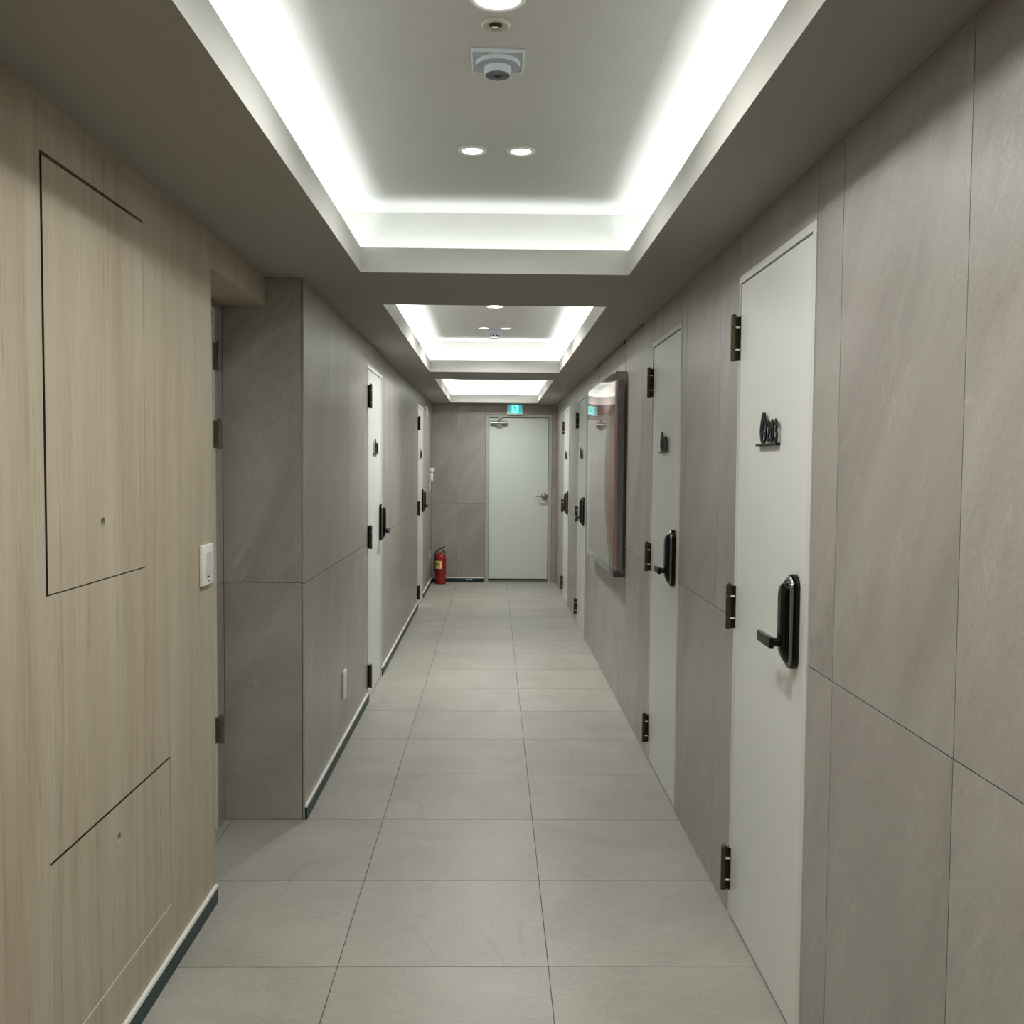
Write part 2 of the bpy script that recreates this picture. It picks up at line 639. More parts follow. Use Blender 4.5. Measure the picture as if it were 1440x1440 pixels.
def access_panel(rect, hole, label):
    y0, y1, z0, z1 = rect
    bm = bmesh.new()
    uvl = bm.loops.layers.uv.new('UVMap')
    hy, hz = hole
    r, sq, n = 0.0125, 0.03, 32
    x = XW
    for f in box(bm, x - 0.02, x - 0.0005, y0, y1, z0, z1):
        f.normal_update()
        f.material_index = 1 if abs(f.normal.x) < 0.5 else 0
    # replace the front face by one with a round finger hole
    front = max(bm.faces, key=lambda f: f.calc_center_median().x)
    bmesh.ops.delete(bm, geom=[front], context='FACES_ONLY')
    xf = x - 0.0005
    circ = [(hy + r * math.cos(2 * PI * i / n + PI / 4), hz + r * math.sin(2 * PI * i / n + PI / 4)) for i in range(n)]

    def sqp(i):
        a = 2 * PI * i / n + PI / 4
        c, s = math.cos(a), math.sin(a)
        k = sq / max(abs(c), abs(s))
        return (hy + c * k, hz + s * k)
    cv = [bm.verts.new((xf, *p)) for p in circ]
    ci = [bm.verts.new((xf - 0.016, *p)) for p in circ]
    sv = [bm.verts.new((xf, *sqp(i))) for i in range(n)]
    for i in range(n):
        j = (i + 1) % n
        bm.faces.new((cv[i], cv[j], sv[j], sv[i]))
        bm.faces.new((cv[i], ci[i], ci[j], cv[j])).material_index = 0
    bm.faces.new(ci).material_index = 1
    # surrounding rectangles
    Y = [y0, hy - sq, hy + sq, y1]
    Z = [z0, hz - sq, hz + sq, z1]
    for a in range(3):
        for b in range(3):
            if a == 1 and b == 1:
                continue
            bm.faces.new([bm.verts.new((xf, *p)) for p in ((Y[a], Z[b]), (Y[a + 1], Z[b]), (Y[a + 1], Z[b + 1]), (Y[a], Z[b + 1]))])
    bmesh.ops.remove_doubles(bm, verts=bm.verts[:], dist=1e-5)
    for f in bm.faces:
        for lp in f.loops:
            c = lp.vert.co
            lp[uvl].uv = (c.y + (c.x - XW), c.z)
    o = obj('access_panel', bm, [WOOD, CAVITY])
    tag(o, label, 'access panel', 'access panels in the oak wall')
    return o


access_panel(UP, (2.3406, 1.3517), 'tall oak access panel high on the near left wall, with a finger hole')
access_panel(LO, (2.4174, 0.5489), 'low wide oak access panel just above the floor, with a finger hole')

# wall behind the camera
bm = bmesh.new()
box(bm, XW - 0.05, XR + 0.05, YB - 0.05, YB, 0, ZC)
tag(obj('wall_near', bm, SOFFIT), 'plain painted wall closing the near end of the corridor', 'wall', kind='structure')


# ------------------------------------------------------------------ ceiling with three lit coves
def make_ceiling():
    bm = bmesh.new()
    ys = [YB - 0.05]
    x0, x1 = XA - 0.1, XR + 0.1
    for a, b in COVES:
        ys += [a, b]
    ys.append(YE + 0.1)
    for i in range(0, len(ys), 2):
        box(bm, x0, x1, ys[i], ys[i + 1], ZC, ZC + 0.001)
    for a, b in COVES:
        box(bm, x0, -LX, a, b, ZC, ZC + 0.001)
        box(bm, LX, x1, a, b, ZC, ZC + 0.001)
    bmesh.ops.remove_doubles(bm, verts=bm.verts[:], dist=1e-5)
    ce = tag(obj('ceiling', bm, SOFFIT), 'grey lowered corridor ceiling around three lit recesses', 'ceiling', kind='structure')
    S, T = 0.12, 0.024
    for a, b in COVES:
        bm = bmesh.new()
        # lip
        box(bm, -LX - T, -LX, a - T, b + T, ZC + 0.001, ZT)
        box(bm, LX, LX + T, a - T, b + T, ZC + 0.001, ZT)
        box(bm, -LX, LX, a - T, a, ZC + 0.001, ZT)
        box(bm, -LX, LX, b, b + T, ZC + 0.001, ZT)
        obj('cove_lip', bm, LIP, ce)
        bm = bmesh.new()
        X, A, B = LX + S, a - S, b + S
        W = 0.03
        ZP = 2.288
        box(bm, -X - W, -X, A - W, B + W, ZP - 0.02, Z2)
        box(bm, X, X + W, A - W, B + W, ZP - 0.02, Z2)
        box(bm, -X, X, A - W, A, ZP - 0.02, Z2)
        box(bm, -X, X, B, B + W, ZP - 0.02, Z2)
        # pocket floor
        box(bm, -X, -LX - T, A, B, ZP - 0.01, ZP)
        box(bm, LX + T, X, A, B, ZP - 0.01, ZP)
        box(bm, -LX - T, LX + T, A, a - T, ZP - 0.01, ZP)
        box(bm, -LX - T, LX + T, b + T, B, ZP - 0.01, ZP)
        # upper ceiling
        box(bm, -X - W, X + W, A - W, B + W, Z2, Z2 + 0.03)
        obj('cove_tray', bm, WHITE, ce)


make_ceiling()


def strip_light(name, loc, length, along_y, power, tilt):
    l = bpy.data.lights.new(name, 'AREA')
    l.shape = 'RECTANGLE'
    l.size, l.size_y = (0.035, length) if along_y else (length, 0.035)
    l.energy = power * length
    l.color = (0.93, 0.98, 1.0)
    o = bpy.data.objects.new(name, l)
    COL.objects.link(o)
    o.location = loc
    o.rotation_euler = (PI, tilt, 0) if along_y else (PI + tilt, 0, 0)
    return o


TILT = math.radians(28)
for (a, b), boost in zip(COVES, (1.0, 1.5, 1.5)):
    zl = 2.308
    for s in (-1, 1):
        strip_light('cove_strip_light', (s * (LX + 0.054), (a + b) / 2, zl), b - a + 0.1, True, COVE_W * boost, s * TILT)
    for y, k in ((a - 0.054, 1), (b + 0.054, -1)):
        strip_light('cove_strip_light', (0, y, zl), 2 * LX, False, COVE_W * boost * 0.6, -k * TILT)


# ------------------------------------------------------------------ skirting
def skirting(name, x0, x1, loc, rot, label, marks=False, ends=True):
    bm = bmesh.new()
    box(bm, x0, x1, -0.010, -0.0003, 0.0, 0.052)
    o = obj(name, bm, GREEN, loc=loc, rot=rot)
    tag(o, label, 'baseboard', kind='structure')
    bm = bmesh.new()
    box(bm, x0, x1, -0.0108, -0.0003, 0.052, 0.062)
    obj('skirting_edge', bm, WHITE_EDGE, o)['label'] = 'white top edge'
    if marks:
        bm = bmesh.new()
        for k, (a, wd, hh) in enumerate([(-0.372, 0.006, 0.014), (-0.345, 0.014, 0.02), (-0.326, 0.014, 0.014), (-0.308, 0.013, 0.015),
                                         (-0.291, 0.014, 0.014), (-0.273, 0.012, 0.015)]):
            box(bm, a, a + wd, -0.0104, -0.0099, 0.028, 0.028 + hh)
        obj('printed_marks', bm, PLASTIC_G, o)['label'] = 'small blurred white print'
    return o


skirting('baseboard_left', 0, YW - YB, (XW, YB, 0), ROT_L, 'dark green skirting under the oak wall')
skirting('baseboard_far_left', 0.0, DL[0][0] - YF, (XL, YF, 0), ROT_L, 'dark green skirting from the alcove corner to the first far left door')
skirting('baseboard_far_left', DL[0][1] - YF, DL[1][0] - YF, (XL, YF, 0), ROT_L, 'dark green skirting between the two far left doors')
skirting('baseboard_far_left', DL[1][1] - YF, YE - YF - 0.012, (XL, YF, 0), ROT_L, 'short dark green skirting between the last left door and the end wall')
skirting('baseboard_end', XL + 0.0005, EX0 - 0.012, (0, YE, 0), ROT_E, 'dark green skirting behind the fire extinguisher, with blurred white print', marks=True)


# ------------------------------------------------------------------ doors
DIG = {
    '2': [(0.06, 0.78), (0.2, 0.97), (0.55, 1.0), (0.85, 0.85), (0.85, 0.62), (0.55, 0.34), (0.12, 0.04), (0.5, 0.05), (0.95, 0.05)],
    '0': [(0.5, 1.0), (0.16, 0.85), (0.05, 0.5), (0.16, 0.15), (0.5, 0.0), (0.84, 0.15), (0.95, 0.5), (0.84, 0.85)],
    '3': [(0.08, 0.88), (0.4, 1.0), (0.8, 0.9), (0.86, 0.7), (0.5, 0.54), (0.86, 0.4), (0.9, 0.18), (0.5, 0.0), (0.06, 0.1)],
    '1': [(0.2, 0.8), (0.55, 1.0), (0.55, 0.0)],
    '4': [(0.95, 0.28), (0.05, 0.28), (0.62, 1.0), (0.7, 0.6), (0.7, 0.0)],
    '5': [(0.9, 0.97), (0.2, 0.97), (0.12, 0.55), (0.55, 0.62), (0.9, 0.4), (0.8, 0.1), (0.45, 0.0), (0.06, 0.08)],
    '6': [(0.8, 0.95), (0.4, 0.9), (0.1, 0.5), (0.12, 0.18), (0.5, 0.0), (0.88, 0.2), (0.8, 0.48), (0.45, 0.56), (0.16, 0.36)],
}


def room_number(par, x, z, digits):
    """stand-off black emblem and digits on a little ledge; x,z = left end of ledge, top of ledge"""
    bm = bmesh.new()
    box(bm, x, x + 0.205, -0.012, 0.0014, z - 0.0065, z)
    o = obj('room_number', bm, SIGNB, par)
    o['label'] = 'black ledge with emblem and digits'
    y0, y1 = -0.0105, -0.0062
    bm = bmesh.new()
    # rounded jug-like outline with an inner stroke
    cx = x + 0.066
    shape = [(-0.004, 0.086), (0.012, 0.086), (0.016, 0.070), (0.024, 0.054), (0.029, 0.036), (0.024, 0.015), (0.012, 0.004),
             (-0.006, 0.004), (-0.019, 0.015), (-0.026, 0.036), (-0.021, 0.056), (-0.012, 0.072)]
    ribbon(bm, [(cx + a, z + b) for a, b in shape], 0.011, y0, y1, closed=True)
    ribbon(bm, [(cx - 0.010, z + 0.016), (cx - 0.008, z + 0.04), (cx, z + 0.066), (cx + 0.006, z + 0.078)], 0.010, y0, y1)
    ribbon(bm, [(cx - 0.016, z + 0.032), (cx + 0.002, z + 0.034), (cx + 0.016, z + 0.030)], 0.007, y0, y1)
    obj('emblem', bm, SIGNB, o)
    xx = x + 0.1085
    for k, d in enumerate(digits):
        bm = bmesh.new()
        wd = 0.0225 if d != '1' else 0.016
        P = DIG[d]
        ribbon(bm, [(xx + a * wd, z + 0.005 + b * 0.058) for a, b in P], 0.0105, y0, y1, closed=(d == '0'))
        obj('digit', bm, SIGNB, o)
        xx += wd + 0.0145
    return o


def stadium(cx, cz, hw, hh, y, n=14, top=1.0, bot=1.0):
    pts = []
    for i in range(n + 1):
        a = PI * i / n
        pts.append((cx + hw * math.cos(a), y, cz + hh - hw * top + hw * top * math.sin(a)))
    for i in range(n + 1):
        a = PI + PI * i / n
        pts.append((cx + hw * math.cos(a), y, cz - hh + hw * bot + hw * bot * math.sin(a)))
    return pts


def door_lock(par, x, z0, z1):
    """tall black digital lock with a grey rim and a lever pointing to the hinge side"""
    cz, hh = (z0 + z1) / 2, (z1 - z0) / 2
    bm = bmesh.new()
    loft(bm, [stadium(x, cz, 0.033, hh, 0.0), stadium(x, cz, 0.0335, hh, -0.012), stadium(x, cz, 0.031, hh - 0.002, -0.017)])
    o = obj('digital_lock', bm, BLACK, par, smooth=True)
    o['label'] = 'black digital door lock'
    bm = bmesh.new()
    loft(bm, [stadium(x, cz, 0.0315, hh - 0.004, -0.0165), stadium(x, cz, 0.0305, hh - 0.007, -0.0215), stadium(x, cz, 0.027, hh - 0.014, -0.0245)])
    obj('rim', bm, GREYRIM, o, smooth=True)['label'] = 'shiny grey rim'
    bm = bmesh.new()
    loft(bm, [stadium(x, cz, 0.0275, hh - 0.013, -0.024), stadium(x, cz + 0.003, 0.0265, hh - 0.024, -0.034), stadium(x, cz + 0.006, 0.022, hh - 0.038, -0.041),
              stadium(x, cz + 0.008, 0.014, hh - 0.058, -0.0435)])
    obj('cover', bm, BLACK, o, smooth=True)
    zl = z0 + 0.0705
    bm = bmesh.new()
    lathe(bm, [(0.0125, -0.038), (0.0115, -0.060), (0.0105, -0.062)], 20, 'Y', (x - 0.004, 0, zl))
    loft(bm, [[(x + 0.010, -0.058, zl - 0.0145), (x + 0.010, -0.070, zl - 0.0145), (x + 0.010, -0.070, zl + 0.0145), (x + 0.010, -0.058, zl + 0.0145)],
              [(x - 0.03, -0.058, zl - 0.0145), (x - 0.03, -0.071, zl - 0.0145), (x - 0.03, -0.071, zl + 0.0145), (x - 0.03, -0.058, zl + 0.0145)],
              [(x - 0.118, -0.057, zl - 0.0135), (x - 0.118, -0.069, zl - 0.0135), (x - 0.118, -0.069, zl + 0.0135), (x - 0.118, -0.057, zl + 0.0135)]])
    bmesh.ops.recalc_face_normals(bm, faces=bm.faces[:])
    lv = obj('lever_handle', bm, BLACK_M, o, smooth=True)
    bv = lv.modifiers.new('edge', 'BEVEL')
    bv.width = 0.002
    bv.segments = 2
    bv.limit_method = 'ANGLE'


def hinge(par, x, z0, z1, side, big=True):
    """side -1: leaf goes to the left of the knuckle (frame), +1: to the right"""
    r = 0.0095
    yk = -0.019
    bm = bmesh.new()
    L = z1 - z0
    cuts = [z0, z0 + 0.25 * L, z0 + 0.75 * L, z1]
    for i in range(3):
        a, b = cuts[i] + (0.0008 if i else 0), cuts[i + 1] - (0.0008 if i < 2 else 0)
        lathe(bm, [(r * 0.9, a), (r, a + 0.001), (r, b - 0.001), (r * 0.9, b)], 18, 'Z', (x, yk, 0))
    lathe(bm, [(r * 0.7, z1), (r * 0.8, z1 + 0.003), (r * 0.35, z1 + 0.007)], 18, 'Z', (x, yk, 0))
    o = obj('hinge', bm, BRONZE if big else OLDSTEEL, par, smooth=True)
    bm = bmesh.new()
    box(bm, x - 0.0025 + 0.004 * side, x + 0.0025 + 0.004 * side, yk + 0.004, 0.001, z0 + 0.003, z1 - 0.002)
    box(bm, x - 0.013, x + 0.013, -0.0032, 0.001, z0 + 0.003, z1 - 0.002)
    obj('hinge_leaf', bm, BRONZE_D if big else OLDSTEEL, o)
    bm = bmesh.new()
    for zz in (cuts[1], cuts[2]):
        box(bm, x + 0.002 * side, x + 0.014 * side, yk + 0.004, -0.0022, zz - 0.0022, zz + 0.0022)
    obj('washer', bm, NYLON if big else OLDSTEEL, o)


HZ = [(0.088, 0.234), (0.965, 1.110), (1.840, 1.985)]


def room_door(idx, loc, rot, label, digits, hinge_right=False, hz=HZ, full=True, sx=0.263):
    Wd = 0.75
    d = thing('door_%d' % idx, label, 'door', loc, rot, kind='structure')
    # frame: two jambs and head, flush with the stone
    bm = bmesh.new()
    fw = 0.030
    jl, jr = (0.012, fw) if not hinge_right else (fw, 0.012)
    box(bm, 0.0015, jl, -0.003, 0.085, 0.0, ZD - 0.0015)
    box(bm, Wd - jr, Wd - 0.0015, -0.003, 0.085, 0.0, ZD - 0.0015)
    box(bm, jl, Wd - jr, -0.003, 0.085, ZD - 0.024, ZD - 0.0015)
    box(bm, jl, Wd - jr, 0.03, 0.085, 0.012, ZD - 0.024)     # rebate behind the leaf
    obj('frame', bm, FRAME, d)
    bm = bmesh.new()
    box(bm, jl + 0.0015, Wd - jr - 0.004, 0.0015, 0.0295, 0.008, ZD - 0.028)
    bmesh.ops.bevel(bm, geom=bm.edges[:], offset=0.0012, segments=2, affect='EDGES')
    obj('door_leaf', bm, DOOR, d)
    bm = bmesh.new()
    box(bm, jl, Wd - jr, 0.006, 0.085, 0.0005, 0.0075)
    obj('threshold', bm, RUBBER, d)
    hx = Wd - 0.006 if hinge_right else 0.000
    for a, b in hz:
        hinge(d, hx, a, b, -1 if hinge_right else 1, big=not hinge_right)
    if full:
        door_lock(d, 0.640, 0.967, 1.2185)
        room_number(d, sx, 1.566, digits)
    return d


DLAB = ['nearest white door of the right wall, marked 203, with black digital lock',
        'second white door of the right wall, between the nearest door and the framed artwork',
        'third white door of the right wall, just beyond the framed artwork',
        'fourth white door of the right wall, next to the end wall']
for k, (a, b) in enumerate(DR):
    room_door(k + 1, (XR, b, 0), ROT_R, DLAB[k], ('203', '204', '205', '206')[k])
room_door(5, (XL, DL[0][0], 0), ROT_L, 'first white door of the far left wall, beyond the alcove', '202')
room_door(6, (XL, DL[1][0], 0), ROT_L, 'last white door of the far left wall, near the fire extinguisher', '201')
room_door(7, (XA, AD[0], 0), ROT_L, 'white alcove door almost hidden behind the oak wall edge', '', hinge_right=True,
          hz=[(0.359, 0.4685), (1.553, 1.667), (1.8645, 1.976)], full=False)


def end_door():
    d = thing('door_8', 'plain white steel door with lever handle in the end wall', 'door', (EX0, YE, 0), 0, kind='structure')
    Wd = EX1 - EX0
    T = 2.126
    fl, fr, ft = 0.042, 0.042, 0.044
    bm = bmesh.new()
    box(bm, 0.0015, fl, -0.004, 0.1, 0, T - 0.0015)
    box(bm, Wd - fr, Wd - 0.0015, -0.004, 0.1, 0, T - 0.0015)
    box(bm, fl, Wd - fr, -0.004, 0.1, T - ft + 0.008, T - 0.0015)
    box(bm, fl, Wd - fr, 0.066, 0.1, 0.03, T - ft + 0.008)
    obj('frame', bm, ENDFRAME, d)
    bm = bmesh.new()
    box(bm, fl + 0.004, Wd - fr - 0.004, 0.018, 0.065, 0.045, T - ft + 0.002)
    bmesh.ops.bevel(bm, geom=bm.edges[:], offset=0.002, segments=2, affect='EDGES')
    obj('door_leaf', bm, ENDDOOR, d)
    bm = bmesh.new()
    box(bm, fl, Wd - fr, 0.0, 0.065, 0.0, 0.028)
    obj('threshold', bm, STEEL, d)
    # scuff marks on the leaf
    bm = bmesh.new()
    for pts, wd in (([(0.28, 0.835), (0.305, 0.828), (0.33, 0.85), (0.338, 0.885)], 0.003), ([(0.21, 0.60), (0.235, 0.592)], 0.006), ([(0.16, 0.605), (0.185, 0.61)], 0.003)):
        ribbon(bm, pts, wd, 0.0174, 0.0182)
    obj('scuff_mark', bm, mat('scuff_grey', lin(150, 152, 147), 0.6), d)
    # lever handle
    hx, hz = 0.6395 - EX0 + 0.005, 1.098
    bm = bmesh.new()
    lathe(bm, [(0.041, 0.018), (0.041, 0.012), (0.036, 0.004), (0.026, -0.004), (0.018, -0.010), (0.014, -0.045), (0.010, -0.05)], 28, 'Y', (hx, 0, hz))
    o = obj('lever_handle', bm, CHROME, d, smooth=True)
    bm = bmesh.new()
    tube(bm, [(hx + 0.006, -0.042, hz), (hx - 0.02, -0.046, hz), (hx - 0.07, -0.044, hz + 0.001), (hx - 0.115, -0.038, hz + 0.002)], [0.011, 0.010, 0.0085, 0.007], 12)
    obj('lever', bm, CHROME, o, smooth=True)
    # door closer: body on the leaf, arm to the frame
    bm = bmesh.new()
    cx0, cx1 = 0.062, 0.275
    prof = [(-0.004, 0.0), (-0.038, 0.004), (-0.046, 0.018), (-0.044, 0.034), (-0.036, 0.042), (0.017, 0.042), (0.017, 0.0)]
    loft(bm, [[(x, y, 1.997 + z * s + (1 - s) * 0.02) for y, z in prof] for x, s in ((cx0, 0.8), (cx0 + 0.012, 1.0), (cx1 - 0.012, 1.0), (cx1, 0.8))])
    box(bm, 0.14, 0.205, -0.036, 0.017, 1.978, 1.999)
    o = obj('door_closer', bm, CHROME, d, smooth=True)
    o['label'] = 'nickel door closer'
    bm = bmesh.new()
    lathe(bm, [(0.013, 2.036), (0.013, 2.052)], 16, 'Z', (0.167, -0.022, 0))
    tube(bm, [(0.167, -0.022, 2.049), (0.172, -0.12, 2.052)], 0.007, 8)
    tube(bm, [(0.172, -0.12, 2.058), (0.185, -0.012, 2.085)], 0.006, 8)
    box(bm, 0.165, 0.20, -0.016, -0.003, 2.076, 2.098)
    obj('closer_arm', bm, CHROME, o, smooth=True)


end_door()


# ------------------------------------------------------------------ lamps and detectors on the upper ceilings
def downlight(x, y, R, r, power, label, group):
    t = thing('downlight', label, 'ceiling light', (x, y, Z2), 0, group)
    bm = bmesh.new()
    lathe(bm, [(R, -0.0005), (R, -0.003), (R - 0.004, -0.006), (r + 0.004, -0.0055), (r, -0.003), (r, -0.0005)], 40, cap=False)
    obj('trim_ring', bm, RING, t, smooth=True)
    bm = bmesh.new()
    lathe(bm, [(r - 0.0005, -0.0022), (r * 0.6, -0.0042), (0.002, -0.0048)], 40)
    obj('lens', bm, LENS, t, smooth=True)
    l = bpy.data.lights.new('downlight_lamp', 'AREA')
    l.shape = 'DISK'
    l.size = r * 1.8
    l.spread = BEAM
    l.energy = power
    l.color = (1.0, 0.995, 0.975)
    o = bpy.data.objects.new('downlight_lamp', l)
    COL.objects.link(o)
    o.parent = t
    o.location = (0, 0, -0.008)
    return t


G1, G2 = 'single round downlights', 'paired small downlights'
downlight(0.0015, 2.165, 0.063, 0.0515, SPOT_BIG, 'large round downlight at the top, nearest the viewer, above the sprinkler', G1)
downlight(-0.077, 3.20, 0.047, 0.0325, SPOT_SMALL * 0.6, 'small round downlight in the nearest ceiling recess, the one towards the oak wall', G2)
downlight(0.082, 3.20, 0.047, 0.0325, SPOT_SMALL * 0.6, 'small round downlight in the nearest ceiling recess, the one towards door 203', G2)
downlight(0.0007, 6.30, 0.058, 0.050, SPOT_BIG * 1.75, 'single round downlight in the middle ceiling recess', G1)
downlight(-0.079, 7.30, 0.047, 0.034, SPOT_SMALL * 1.7, 'small downlight left of the smoke detector in the middle ceiling recess', G2)
downlight(0.082, 7.30, 0.047, 0.034, SPOT_SMALL * 1.7, 'small downlight right of the smoke detector in the middle ceiling recess', G2)
# assumed unseen downlights in far and near recesses, added to brighten walls and floor
for x, y, e, s in ((-0.08, 1.06, SPOT_SMALL * 1.5, 0.06), (0.08, 1.06, SPOT_SMALL * 1.5, 0.06), (0, 10.3, SPOT_BIG * 1.05, 0.09), (-0.08, 11.3, SPOT_SMALL * 1.2, 0.06), (0.08, 11.3, SPOT_SMALL * 1.2, 0.06)):
    l = bpy.data.lights.new('hidden_downlight_lamp', 'AREA')
    l.shape = 'DISK'
    l.size = s
    l.spread = BEAM
    l.energy = e
    l.color = (1.0, 0.995, 0.975)
    o = bpy.data.objects.new('hidden_downlight_lamp', l)
    COL.objects.link(o)
    o.location = (x, y, Z2 - 0.008)

# sprinkler
t = thing('sprinkler', 'recessed chrome fire sprinkler with white rosette between downlight and square detector', 'sprinkler', (-0.0028, 2.2935, Z2))
bm = bmesh.new()
lathe(bm, [(0.034, -0.0003), (0.0345, -0.003), (0.030, -0.007), (0.016, -0.004), (0.014, -0.0003)], 36, cap=False)
obj('rosette', bm, mat('rosette_enamel', lin(206, 204, 192), 0.35), t, smooth=True)
bm = bmesh.new()
lathe(bm, [(0.0140, -0.0032), (0.0135, -0.0056), (0.0105, -0.008), (0.009, -0.0085)], 24)
obj('cup', bm, SLOT, t, smooth=True)
bm = bmesh.new()
lathe(bm, [(0.004, -0.0083), (0.0105, -0.0095), (0.0115, -0.0115), (0.0110, -0.0135), (0.0085, -0.0145), (0.003, -0.0142)], 24)
for s in (-1, 1):
    tube(bm, [(s * 0.011, 0, -0.0055), (s * 0.0118, 0, -0.009), (s * 0.010, 0, -0.012)], 0.0014, 6)
obj('deflector', bm, CHROME, t, smooth=True)

DETY = 2.484
# square detector with a stepped round head
DETECT = mat('detector_face', lin(168, 176, 184), 0.45)  # undersides coloured darker than the rims, shading put into the plastic
DETECT_L = mat('detector_rim', lin(226, 234, 242), 0.4)
t = thing('detector', 'square pale grey ceiling detector with stepped round head behind the sprinkler', 'detector', (0.003, DETY, Z2))
bm = bbox(-0.066, 0.066, -0.062, 0.062, -0.010, -0.0003, 0.003, 2)
obj('base_plate', bm, DETECT_L, t, smooth=True)
bm = bbox(-0.0625, 0.0625, -0.0585, 0.0585, -0.0115, -0.009, 0.001, 1)
obj('face_plate', bm, DETECT, t)
for sx in (-1, 1):
    bm = bmesh.new()
    box(bm, sx * 0.060 - 0.0055, sx * 0.060 + 0.0055, 0.056, 0.0635, -0.0135, -0.003)
    obj('corner_clip', bm, PLASTIC, t)
bm = bmesh.new()
for a, wd in ((-0.056, 0.005), (-0.050, 0.004), (-0.045, 0.004), (-0.040, 0.004), (-0.035, 0.004)):
    box(bm, a, a + wd, -0.049, -0.043, -0.0119, -0.0113)
obj('printed_marks', bm, PLASTIC, t)['label'] = 'small blurred white print'
bm = bmesh.new()
lathe(bm, [(0.0555, -0.0112), (0.0565, -0.014), (0.0550, -0.0225)], 48, cap=False)
o = obj('dome', bm, DETECT_L, t, smooth=True)
bm = bmesh.new()
lathe(bm, [(0.0550, -0.0224), (0.0520, -0.0236), (0.034, -0.0245)], 48)
obj('dome_face', bm, DETECT, o, smooth=True)
bm = bmesh.new()
lathe(bm, [(0.0345, -0.0243), (0.0335, -0.0415), (0.0320, -0.0425)], 40)
o = obj('head', bm, DETECT_L, t, smooth=True)
bm = bmesh.new()
lathe(bm, [(0.0316, -0.0423), (0.0300, -0.0438)], 36)
obj('grille', bm, mat('grille_grey', lin(112, 118, 124), 0.6), o)
bm = bmesh.new()
lathe(bm, [(0.0095, -0.0436), (0.0088, -0.0454), (0.004, -0.046)], 24)
for k in range(5):
    for s in (-1, 1):
        box(bm, s * (0.013 + 0.003 * k) - 0.0006, s * (0.013 + 0.003 * k) + 0.0006, -0.004 + 0.0004 * k, 0.004 - 0.0004 * k, -0.0443, -0.0436)
obj('sensor_opening', bm, SLOT, o)

# smoke detector in the middle recess
t = thing('smoke_detector', 'round white smoke detector with slotted skirt in the middle ceiling recess', 'detector', (-0.0034, 7.49, Z2))
bm = bmesh.new()
lathe(bm, [(0.060, -0.0003), (0.060, -0.010), (0.056, -0.018), (0.046, -0.022)], 40)
obj('base', bm, BLUEGREY, t, smooth=True)
bm = bmesh.new()
lathe(bm, [(0.046, -0.0215), (0.040, -0.028), (0.040, -0.044), (0.034, -0.056), (0.020, -0.060)], 40)
obj('chamber', bm, BLUEGREY, t, smooth=True)
bm = bmesh.new()
for k in range(10):
    a = 2 * PI * k / 10 + 0.16
    c, s = math.cos(a), math.sin(a)
    pts = []
    for rr, zz in ((0.0412, -0.029), (0.0412, -0.043)):
        for da in (-0.17, 0.17):
            pts.append((rr * math.cos(a + da), rr * math.sin(a + da), zz))
    vs = [bm.verts.new(p) for p in pts] + [bm.verts.new((p[0] * 0.9, p[1] * 0.9, p[2])) for p in pts]
    for q in ((0, 1, 3, 2), (4, 6, 7, 5), (0, 4, 5, 1), (2, 3, 7, 6), (0, 2, 6, 4), (1, 5, 7, 3)):
        bm.faces.new([vs[i] for i in q])
obj('slots', bm, SLOT, t)

# ------------------------------------------------------------------ exit sign
t = thing('exit_sign', 'lit cyan emergency exit sign with a running figure above the end door', 'sign', (0.261, YE, 2.189))
bm = bbox(-0.100, 0.100, -0.055, -0.0045, -0.064, 0.064, 0.006, 3)
obj('housing', bm, PLASTIC, t, smooth=True)
bm = bmesh.new()
box(bm, -0.073, 0.080, -0.0565, -0.054, -0.052, 0.055)
obj('lit_panel', bm, EXITG, t)
bm = bmesh.new()
# doorway light area left and right of the figure and the running figure itself
box(bm, -0.040, 0.046, -0.0573, -0.0564, -0.047, 0.050)
obj('pictogram_field', bm, EXITW, t)
bm = bmesh.new()
ya, yb = -0.0582, -0.0572
lathe(bm, [(0.0085, ya), (0.0085, yb)], 16, 'Y', (-0.010, 0, 0.036))
for pts, wd in (([(-0.010, 0.026), (0.000, 0.004), (0.004, -0.006)], 0.013), ([(0.004, -0.006), (-0.012, -0.020), (-0.018, -0.042)], 0.010),
                ([(0.002, -0.004), (0.016, -0.020), (0.034, -0.026)], 0.010), ([(-0.008, 0.020), (-0.026, 0.010), (-0.032, -0.004)], 0.007),
                ([(-0.006, 0.020), (0.014, 0.014), (0.026, 0.022)], 0.007)):
    ribbon(bm, pts, wd, ya, yb)
obj('running_figure', bm, EXITG, t)
for zz in (-0.041, 0.050):
    bm = bmesh.new()
    lathe(bm, [(0.003, -0.0566), (0.003, -0.0552)], 12, 'Y', (0.0835, 0, zz))
    obj('indicator_light', bm, SLOT, t)

# ------------------------------------------------------------------ fire extinguisher
t = thing('fire_extinguisher', 'red fire extinguisher with yellow label standing in the far left corner', 'fire extinguisher', (-0.655, 12.04, 0))
bm = bmesh.new()
lathe(bm, [(0.060, 0.0), (0.066, 0.004), (0.068, 0.02), (0.068, 0.085), (0.0665, 0.088), (0.0665, 0.093), (0.068, 0.097), (0.070, 0.11), (0.070, 0.32),
           (0.066, 0.345), (0.054, 0.368), (0.034, 0.384), (0.018, 0.390), (0.018, 0.400)], 40)
obj('cylinder', bm, RED, t, smooth=True)


